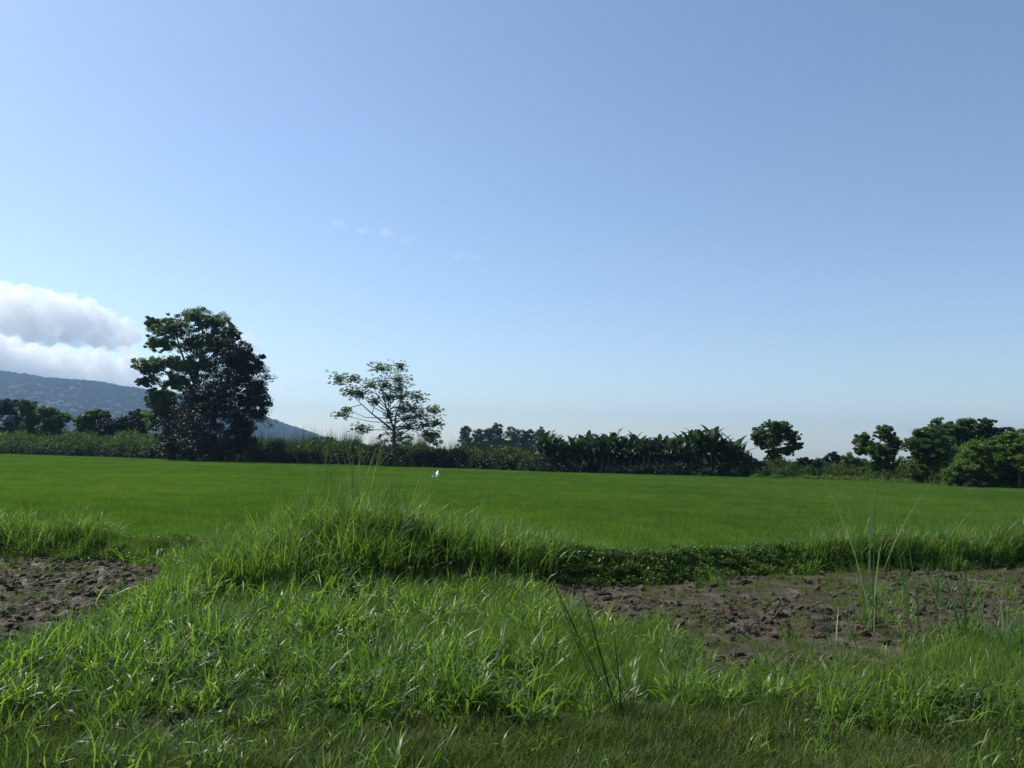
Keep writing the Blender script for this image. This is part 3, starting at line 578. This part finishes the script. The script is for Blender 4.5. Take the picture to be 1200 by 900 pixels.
tree('brown_bush', (980, 556), [(978, 537, 11, 6), (985, 540, 10, 7)], 'small brownish bush between the low hedge and the lobed dark tree', 112, 'leaf_dark', .28, 30, 60, .1, seed=95, cr=.4, cat='bush', bare=True)
tree('dark_stump_bush', (1143, 576), [(1140, 568, 9, 6), (1150, 570, 8, 5)], 'dark twiggy low bush at the foot of the right-hand bank', 82, 'leaf_dark', .15, 14, 40, .08, seed=96, cr=.4, cat='bush', bare=True, floor=.05)

for i, (px, lob, lb) in enumerate([(948, [(944, 541, 9, 5), (952, 544, 8, 5)], 'low rounded shrub on the hedge right of the round-crowned tree'), (1002, [(998, 537, 9, 7), (1006, 542, 9, 7)], 'leafy shrub touching the left side of the lobed dark tree'), (888, [(884, 544, 9, 6), (892, 547, 8, 5)], 'dark shrub between the bananas and the round-crowned tree'), (1060, [(1058, 545, 10, 9), (1064, 553, 9, 8)], 'leafy shrub between the lobed dark tree and the right-hand bank')]):
    tree('hedge_shrub', (px, 560), lob, lb, 108, 'leaf_mid' if i % 2 else 'leaf_dark', .22, 34, 70, .1, seed=110 + i, cr=.38, cat='shrub', bare=True, floor=.05, group='shrubs standing out of the right-hand hedge')
# trees along the crest of the hill: one shape in three versions, copied
def ridge_proto(k):
    rng = np.random.default_rng(200 + k); parts = []
    for j in range(16):
        P = clump_pts(rng.normal(0, 1, 3) * np.array([3, 3, 1.4]) + np.array([0, 0, 5.5 + k * .5]), 2.4, 26, rng, .7); parts.append(leaves(P, 1.5, .5, rng))
    V, F, T = join_np(parts); return mesh_np('crown', V, F, M['leaf_far'], T), mesh_np('trunk', *tube_np([(0, 0, -6), (.3, 0, 5), (0, 0, 9.5)], [.55, .45, .3], 6)[:2], M['bark'])
rp = [ridge_proto(k) for k in range(3)]
ORD_R = 'first second third fourth fifth sixth seventh eighth ninth tenth eleventh twelfth thirteenth fourteenth fifteenth sixteenth seventeenth eighteenth nineteenth twentieth twenty-first twenty-second twenty-third twenty-fourth'.split()
RT = [(4, 1.5, 'left-edge'), (9, 1.3, ''), (18, 1.0, ''), (24, .8, ''), (28, 1.1, ''), (36, .8, ''), (41, 1.0, ''), (44, .7, ''), (50, 1.1, ''), (56, .9, ''), (61, 1.4, ''), (67, 1.5, ''), (73, .9, ''), (80, .9, ''), (87, 1.2, ''), (92, 1.6, ''), (96, 1.0, ''), (101, 1.1, ''), (109, 1.2, ''), (116, .8, ''), (124, .9, ''), (130, 1.0, ''), (141, .8, ''), (150, .7, '')]
for i, (px, s_, _) in enumerate(RT):
    hxp = W(px, 450, RY).x; hz = float(np.interp(hxp, hX, hZ)); k_ = i % 3
    iy = int(np.argmin(np.abs(hy - RY))); ix = int(np.argmin(np.abs(hx - hxp))); hz = float(HZ[iy, ix]) - 1
    r_ = empty('ridge_tree', (hxp, RY - 10, hz - 5)); r_.scale = (s_ * 1.15, s_ * 1.15, s_ * R.uniform(1.0, 1.4))
    tag(r_, '%s tiny tree from the left along the crest of the far hill' % ORD_R[i], 'tree', 'trees along the crest of the hill')
    link('crown', rp[k_][0], r_); link('trunk', rp[k_][1], r_)

WX = G.uniform(-3100, -380, 26000); WY = G.uniform(1950, 3290, 26000)
kx = np.clip(np.searchsorted(hx, WX) - 1, 0, len(hx) - 1); ky = np.clip(np.searchsorted(hy, WY) - 1, 0, len(hy) - 1); WZ = HZ[ky, kx]
HILLW = None
kk = (WZ > 6) & (np.abs(WX) < WY * .72) & (G.uniform(0, 1, 26000) < sstep(.25, .5, fbm(WX / 170, WY / 260, 333)) * .4 + .6)
WX, WY, WZ = WX[kk], WY[kk], WZ[kk]
# ------------------------------------------------------------------ hedge and scrub masses along the far side of the field (stuff)
def bush_fn(leafsize, nc, per, sq=.8):
    def f(k):
        rng = np.random.default_rng(300 + k); parts = []
        for j in range(nc):
            d = rng.normal(0, 1, 3); d /= np.linalg.norm(d); d[2] = abs(d[2]) * sq; q = d * rng.uniform(.4, .85)
            P = clump_pts(q, .3, per, rng, .8); P[:, 2] = np.maximum(P[:, 2], .02); parts.append(leaves(P, leafsize, .5, rng, tone=np.clip(rng.uniform(.1, .9) + rng.normal(0, .15, per), 0, 1)))
        return join_np(parts)
    return f
scrub_p = protos('scrub_bush', M['leaf_scrub'], 5, bush_fn(.12, 26, 34))
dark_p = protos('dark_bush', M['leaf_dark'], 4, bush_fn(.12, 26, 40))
bright_p = protos('bright_bush', M['leaf_bright'], 4, bush_fn(.12, 26, 34))
fs = G.uniform(6, 15, len(WX))
far_p = protos('far_bush', foliage('far_woods_leaf', [(0, (.02, .036, .018)), (1, (.036, .062, .034))], .2, spec=.05), 4, bush_fn(.16, 26, 30))
tag(instancer('hillside_woods', far_p, np.stack([WX, WY, WZ - 3], -1), G.uniform(0, 6.28, len(WX)), np.stack([fs, fs, fs * .9], -1), G.integers(0, 4, len(WX))), 'woods and bushes dotting the slope of the far hill', 'woodland', kind='stuff')
def cane_fn(k):
    rng = np.random.default_rng(340 + k)
    return join_np([blades(60, .5, (.55, 1.05), (.03, .06), (.12, .1), (.3, 2.0), 4, rng=rng), blades(25, .5, (.9, 1.2), (.015, .03), (.06, .05), (.0, .4), 3, rng=rng)])
cane_p = protos('cane_tuft', M['cane'], 5, cane_fn)
def band(pxr, n, dep, hfun, pr_, name, label, cat, dmin=0.0, wid=1.0, z0=0):
    """plants along the field edge between two picture columns, dep metres deep; height set by hfun(px) in picture rows"""
    t = G.uniform(0, 1, n); px = pxr[0] + (pxr[1] - pxr[0]) * t
    tx = np.array([(lambda q: q[0] / q[1])(ray(p, 535)) for p in px]); Y0 = edgeT(tx)
    D = dmin + G.uniform(0, 1, n) ** 1.3 * dep; Y = Y0 + D; X = tx * Y
    top = np.array([W(p, hfun(p), y).z for p, y in zip(px, Y)]); top = np.maximum(top, .5) * G.uniform(.75, 1.12, n) * np.interp(D - dmin, [0, dep * .25, dep], [.65, 1.0, 1.03])
    top = top * (.72 + .56 * fbm(px / 13, D * 0 + 3, 71)); w_ = np.maximum(top * .55, .9) * wid * G.uniform(.8, 1.2, n)
    o = instancer(name, pr_, np.stack([X, Y, np.zeros(n) + z0], -1), G.uniform(0, 6.28, n), np.stack([w_, w_, top], -1), G.integers(0, len(pr_), n))
    return tag(o, label, cat, kind='stuff')
band((-40, 215), 620, 26, lambda p: np.interp(p, [0, 60, 130, 160, 215], [501, 502, 499, 497, 505]), scrub_p, 'left_scrub', 'tangled light green scrub along the left end of the field', 'scrub', 2, 1.1)
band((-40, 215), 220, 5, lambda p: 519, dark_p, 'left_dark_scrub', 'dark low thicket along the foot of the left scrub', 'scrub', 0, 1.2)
band((255, 640), 200, 16, lambda p: np.interp(p, [255, 300, 350, 420, 470, 560, 640], [507, 505, 506, 510, 513, 517, 520]), cane_p, 'cane_hedge', 'tall cane and reeds behind the middle of the field', 'cane', 2.5, .55)
band((255, 640), 900, 12, lambda p: np.interp(p, [255, 350, 470, 560, 640], [507, 511, 515, 520, 522]), scrub_p, 'middle_scrub', 'dull green scrub mixed through the cane in the middle', 'scrub', 1.5, .9)
band((255, 640), 260, 10, lambda p: np.interp(p, [255, 350, 470, 560, 640], [511, 514, 518, 522, 524]), dark_p, 'middle_dark_bushes', 'irregular dark bushes mixed into the middle hedge', 'bushes', 1.5, 1.1)
band((255, 880), 420, 4, lambda p: np.interp(p, [255, 460, 640, 880], [521, 526, 531, 536]), dark_p, 'hedge_foot_shade', 'undergrowth at the foot of hedge and bananas, its dark leaves standing for shade', 'undergrowth', .5, 1.1)  # undergrowth in dark leaf colour, deepening the shade under hedge and bananas
band((640, 880), 260, 7, lambda p: 522, dark_p, 'banana_undergrowth', 'undergrowth between the banana stems, dark-leaved to stand for shade', 'undergrowth', 4, .9)  # low growth whose dark leaf colour paints the shade inside the thicket
band((860, 1100), 420, 12, lambda p: np.interp(p, [860, 900, 1010, 1100], [529, 533, 534, 524]), scrub_p, 'low_hedge', 'low leafy hedge between the bananas and the right-hand bank', 'hedge', 1, .9)
band((880, 1090), 140, 3.5, lambda p: np.interp(p, [880, 1000, 1090], [553, 551, 556]), bright_p, 'hedge_vines', 'fresh green vines spilling onto the field edge at right', 'vines', -.8, 1.1)
band((1046, 1270), 420, 13, lambda p: np.interp(p, [1046, 1062, 1085, 1110, 1150, 1270], [545, 530, 515, 508, 508, 506]), bright_p, 'right_bank_growth', 'fresh green bushes and vines knitting the right-hand bank together', 'vines', 3, .8)
band((935, 1062), 170, 7, lambda p: np.interp(p, [935, 1000, 1062], [545, 541, 540]), scrub_p, 'slope_scrub', 'green scrub rising towards the lobed dark tree', 'scrub', 1, .9)
band((1060, 1240), 130, 5, lambda p: np.interp(p, [1060, 1110, 1240], [552, 556, 562]), bright_p, 'bank_foot_scrub', 'bright low scrub at the foot of the right-hand bank', 'scrub', .2, 1.0)
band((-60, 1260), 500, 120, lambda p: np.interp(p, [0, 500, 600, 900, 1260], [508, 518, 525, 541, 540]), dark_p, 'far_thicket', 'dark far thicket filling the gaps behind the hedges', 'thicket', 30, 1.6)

# ------------------------------------------------------------------ banana thicket
def banana_leaf(k, L=2.35, w=.66):
    rng = np.random.default_rng(400 + k); ns = 14; V = []; F = []
    p = np.zeros(3); a0 = .25 + .12 * rng.uniform(); 
    for i in range(ns + 1):
        t = i / ns; ang = a0 + (1.15 + .6 * k / 4) * t ** 1.6 * (1.0 if k < 3 else 1.6)
        d = np.array([math.sin(ang), 0, math.cos(ang)]); nrm = np.array([-math.cos(ang), 0, math.sin(ang)])
        ww = w * .5 * (math.sin(math.pi * min(1, max(0, (t - .12) / .88)) ** .75) ** .6 if t > .12 else .06)
        lw = ww * (1 - (.38 * rng.uniform() if i % 2 else 0)); rw = ww * (1 - (.38 * rng.uniform() if i % 2 == 0 else 0))
        V += [p + np.array([0, -lw, 0]) - nrm * lw * (-.22), p + nrm * 0, p + np.array([0, rw, 0]) + nrm * rw * .22]
        p = p + d * (L / ns)
    for i in range(ns):
        for j in range(2): a = i * 3 + j; F.append((a, a + 1, a + 4, a + 3))
    return np.array(V), np.array(F), np.full(len(V), rng.uniform(.2, .8))
bl = []
for k in range(5):
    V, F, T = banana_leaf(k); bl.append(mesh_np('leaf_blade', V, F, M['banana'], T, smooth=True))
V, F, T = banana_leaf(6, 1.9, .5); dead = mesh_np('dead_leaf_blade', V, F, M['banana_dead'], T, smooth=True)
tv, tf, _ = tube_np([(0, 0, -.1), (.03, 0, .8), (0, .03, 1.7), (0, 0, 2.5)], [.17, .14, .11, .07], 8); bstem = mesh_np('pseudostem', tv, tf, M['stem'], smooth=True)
def banana(px, Y, h, lab):
    X = W(px, 540, Y).x; s_ = h / 4.6; root = empty('banana_plant', (X, Y, 0), R.uniform(0, 6.28)); root.scale = (s_, s_, s_)
    tag(root, lab, 'banana plant', 'banana plants of the thicket')
    link('pseudostem', bstem, root); n = R.randint(9, 11)
    for i in range(n):
        o = link('leaf', bl[R.choice([0, 1, 2, 0, 1, 3, 4])], root); a = i * 2.4 + R.uniform(-.3, .3); t = i / n
        o.location = (0, 0, 2.35 - .5 * t); o.rotation_euler = (0, -.28 + .75 * t + R.uniform(-.1, .1), a); q = R.uniform(.72, 1.0) * (1 - .12 * t); o.scale = (q, q, q)
    for i in range(R.randint(0, 1)):
        o = link('dead_leaf', dead, root); o.location = (0, 0, 1.75); o.rotation_euler = (0, 1.5 + R.uniform(-.2, .4), R.uniform(0, 6.28)); q = R.uniform(.6, .95); o.scale = (q, q, q)
topY = lambda p: np.interp(p, [630, 645, 660, 690, 715, 740, 765, 800, 815, 830, 850, 868], [502, 499, 507, 503, 501, 503, 505, 505, 496, 494, 503, 508])
row = []
for r_i, (dd, cnt) in enumerate([(3.2, 30), (5.6, 30), (8.5, 30)]):
    for j in range(cnt):
        p = 634 + (872 - 634) * (j + .5 * (r_i % 2) + R.uniform(-.2, .2)) / cnt; row.append((p, r_i, dd))
ORD = ['first', 'second', 'third', 'fourth', 'fifth', 'sixth', 'seventh', 'eighth', 'ninth', 'tenth', 'eleventh', 'twelfth', 'thirteenth', 'fourteenth', 'fifteenth', 'sixteenth', 'seventeenth', 'eighteenth', 'nineteenth', 'twentieth', 'twenty-first', 'twenty-second', 'twenty-third', 'twenty-fourth', 'twenty-fifth', 'twenty-sixth', 'twenty-seventh', 'twenty-eighth', 'twenty-ninth', 'thirtieth']
seen = {0: 0, 1: 0, 2: 0}
for p, r_i, dd in row:
    Y = float(edgeT(W(p, 540, 1).x) + dd + R.uniform(-.6, .6))
    ht = W(p, float(topY(p)), Y).z * (R.uniform(.84, 1.05) if r_i else R.uniform(.66, .98)) * 1.05
    rowt = ['front row', 'middle row', 'back row'][r_i]; k_ = seen[r_i]; seen[r_i] += 1
    banana(p, Y, ht, '%s banana plant from the left in the %s of the thicket' % (ORD[k_], rowt))
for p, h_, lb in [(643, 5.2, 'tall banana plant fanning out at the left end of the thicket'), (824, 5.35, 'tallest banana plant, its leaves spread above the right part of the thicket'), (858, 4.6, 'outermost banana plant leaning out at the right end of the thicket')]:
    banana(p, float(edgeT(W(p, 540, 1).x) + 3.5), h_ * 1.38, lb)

# ------------------------------------------------------------------ egret flying low over the rice
def egret():
    c = W(510, 558.5, 56); root = empty('white_egret', tuple(c), math.radians(-25)); root.scale = (.95,) * 3; tag(root, 'white egret flying low over the rice with raised wings', 'bird')
    m, n, out = newmat('white_feather'); pr = n.nodes.new('ShaderNodeBsdfPrincipled'); pr.inputs['Roughness'].default_value = .8
    nz = n.nodes.new('ShaderNodeTexNoise'); nz.inputs['Scale'].default_value = 30; n.links.new(ramp(n, [(0, (.62, .60, .55)), (1, (.85, .85, .82))], nz.outputs['Fac']), pr.inputs['Base Color']); n.links.new(pr.outputs[0], out.inputs['Surface'])
    k_, n, out = newmat('dark_leg'); p2 = n.nodes.new('ShaderNodeBsdfPrincipled'); p2.inputs['Base Color'].default_value = (.02, .02, .018, 1); n.links.new(p2.outputs[0], out.inputs['Surface'])
    y_, n, out = newmat('yellow_bill'); p3 = n.nodes.new('ShaderNodeBsdfPrincipled'); p3.inputs['Base Color'].default_value = (.5, .33, .04, 1); n.links.new(p3.outputs[0], out.inputs['Surface'])
    body = tube_np([(-.30, 0, -.02), (-.22, 0, 0), (-.08, 0, .01), (.08, 0, 0), (.17, 0, .0), (.22, 0, .05), (.20, 0, .11), (.24, 0, .15), (.30, 0, .15), (.33, 0, .14)], [.012, .04, .075, .07, .045, .025, .022, .026, .028, .006], 10)
    link('body', mesh_np('body', body[0], body[1], m, smooth=True), root)
    bt = tube_np([(.32, 0, .142), (.37, 0, .135), (.43, 0, .128)], [.010, .008, .001], 6); link('bill', mesh_np('bill', bt[0], bt[1], y_, smooth=True), root)
    for s_ in (-1, 1):
        lg = tube_np([(-.2, s_ * .02, -.03), (-.35, s_ * .02, -.07), (-.52, s_ * .025, -.10)], [.009, .007, .006], 5); link('leg', mesh_np('leg', lg[0], lg[1], k_), root)
        V = []; F = []; ns = 8
        for i in range(ns + 1):
            t = i / ns; y = s_ * (.05 + .34 * t); z = .03 + .42 * t ** .9; x0 = .12 + .05 * math.sin(t * 3.1) - .10 * t * t; ch = .26 * (1 - t ** 3 * .85)
            V += [(x0, y, z), (x0 - ch * .4, y, z + .012), (x0 - ch, y, z - .01 + .02 * (i % 2))]
        nb = len(V); V += [(a, b, c2 - .008) for a, b, c2 in V]
        for i in range(ns):
            for j in range(2):
                a = i * 3 + j; F.append((a, a + 1, a + 4, a + 3)); F.append((a + nb + 3, a + nb + 4, a + nb + 1, a + nb))
        for i in range(ns): F.append((i * 3, i * 3 + 3, i * 3 + 3 + nb, i * 3 + nb)); F.append((i * 3 + 2, i * 3 + 2 + nb, i * 3 + 5 + nb, i * 3 + 5))
        F.append((ns * 3, ns * 3 + 1, ns * 3 + 1 + nb, ns * 3 + nb)); F.append((ns * 3 + 1, ns * 3 + 2, ns * 3 + 2 + nb, ns * 3 + 1 + nb))
        link('wing', mesh_np('wing', V, F, m, smooth=True), root)
egret()

# ------------------------------------------------------------------ clouds (real volumes far behind the hill, outside the haze)
CR = random.Random(3)
def cloud(name, blobs, Y, dens, label, disp=(160, 60), vox=22, amt=1.0, soft=None):
    bm = bmesh.new(); K = Y / FPX; o0 = W(blobs[0][0], blobs[0][1], Y)
    for b in blobs:
        px, py, r = b[:3]; fl = b[3] if len(b) > 3 else 1.0
        c = W(px, py, Y) - o0; c.y += CR.uniform(-.6, .6) * r * K
        d = bmesh.ops.create_icosphere(bm, subdivisions=3, radius=r * K)
        for v in d['verts']: v.co.z *= fl; v.co += c
    me = bpy.data.meshes.new(name); bm.to_mesh(me); bm.free(); o = link(name, me); o.location = o0
    rm = o.modifiers.new('union', 'REMESH'); rm.mode = 'VOXEL'; rm.voxel_size = vox
    for k, sz in enumerate(disp):
        t = bpy.data.textures.new(name + str(k), 'CLOUDS'); t.noise_scale = sz; t.noise_depth = 3
        dm = o.modifiers.new('billow', 'DISPLACE'); dm.texture = t; dm.texture_coords = 'LOCAL'; dm.strength = sz * amt; dm.mid_level = .5
    m, n, out = newmat(name); v = n.nodes.new('ShaderNodeVolumePrincipled'); v.inputs['Color'].default_value = (1, 1, 1, 1)
    v.inputs['Density'].default_value = dens; v.inputs['Anisotropy'].default_value = .45
    if soft:
        tc = n.nodes.new('ShaderNodeTexCoord'); nz = n.nodes.new('ShaderNodeTexNoise'); nz.inputs['Scale'].default_value = soft; nz.inputs['Detail'].default_value = 4
        n.links.new(tc.outputs['Object'], nz.inputs['Vector']); mr = n.nodes.new('ShaderNodeMapRange'); mr.inputs[1].default_value = .42; mr.inputs[2].default_value = .68; mr.inputs[4].default_value = dens
        n.links.new(nz.outputs['Fac'], mr.inputs[0]); n.links.new(mr.outputs[0], v.inputs['Density'])
    n.links.new(v.outputs[0], out.inputs['Volume']); me.materials.append(m)
    return tag(o, label, 'cloud')
top = []
for px, py, r in [(-60, 370, 30), (-25, 366, 27), (5, 362, 25), (28, 357, 20), (52, 355, 18), (78, 362, 18), (100, 370, 18), (125, 378, 14), (146, 386, 11), (160, 393, 8), (60, 375, 20), (20, 378, 20), (100, 382, 15), (140, 392, 9), (-20, 384, 20)]:
    top.append((px, py, r))
    for i in range(14):
        a = CR.uniform(-.2, math.pi + .2); top.append((px + math.cos(a) * r * .9, py - math.sin(a) * r * .9, r * CR.uniform(.15, .42)))
for px in range(-70, 150, 7):
    for q in (374, 385): top.append((px + CR.uniform(-3, 3), q + px * .07 + CR.uniform(-2, 2), CR.uniform(9, 13)))
    top.append((px + CR.uniform(-3, 3), 397 + px * .05 + CR.uniform(-3, 3), CR.uniform(8, 12), .7))
cloud('cumulus_cloud', top, 9000, .006, 'big billowing white cloud with a grey belly above the left end of the hill', (130, 50), 18, 1.15)
lowc = [(px + CR.uniform(-4, 4), 425 + px * .12 + CR.uniform(-20, 14), CR.uniform(9, 20)) for px in range(-70, 172, 3)]
lowc += [(px + CR.uniform(-3, 3), 409 + px * .04 + CR.uniform(-4, 4), CR.uniform(6, 9), .7) for px in range(-70, 160, 5)]
cloud('low_cloud', lowc, 8400, .006, 'pale flat cloud bank lying on the crest of the hill', (150, 60), 26, 1.2)
cloud('small_cloud', [(290, 399, 9), (298, 403, 7), (283, 404, 6), (304, 409, 5)], 9500, .004, 'small pale puff of cloud behind the right shoulder of the tallest tree', (90, 40), 18, 1.0)
cloud('faint_cloud', [(372, 446, 8, .6), (382, 449, 7, .6), (362, 450, 7, .5), (340, 455, 7, .5)], 9500, .0022, 'faint low puff of cloud left of the open-crowned tree', (90, 40), 18, 1.0)
cloud('faint_cloud', [(1055, 501, 9, .5), (1066, 503, 8, .5), (1180, 500, 8, .4), (1195, 502, 8, .4)], 9500, .0020, 'faint low cloud streak above the right-hand bushes', (90, 40), 18, 1.0)
cloud('cloud_wisp', [(430, 268, 12, .35), (455, 272, 15, .4), (478, 277, 11, .35), (400, 262, 10, .3)], 9500, .0012, 'thin white wisp in the upper sky above the open-crowned tree', (140, 60), 18, 1.1, soft=.006)
cloud('cloud_wisp', [(540, 300, 11, .4), (555, 303, 9, .35), (520, 293, 8, .3)], 9500, .0009, 'fainter wisp to the right of the first one in the open sky', (140, 60), 18, 1.1, soft=.006)

# ------------------------------------------------------------------ the air: even haze round camera, fields and hill
bpy_bm = bmesh.new(); bmesh.ops.create_cube(bpy_bm, size=1); hme = bpy.data.meshes.new('haze'); bpy_bm.to_mesh(hme); bpy_bm.free()
hz_ = link('haze', hme); hz_.scale = (12400, 12400, 334); hz_.location = (0, 0, 334 / 2 - 3.5)
m, n, out = newmat('haze'); v = n.nodes.new('ShaderNodeVolumePrincipled'); v.inputs['Color'].default_value = (.33, .52, .78, 1)
v.inputs['Density'].default_value = 1.35e-4; v.inputs['Anisotropy'].default_value = .3
n.links.new(v.outputs[0], out.inputs['Volume']); hme.materials.append(m)
tag(hz_, 'thin blue haze in the air', kind='stuff')
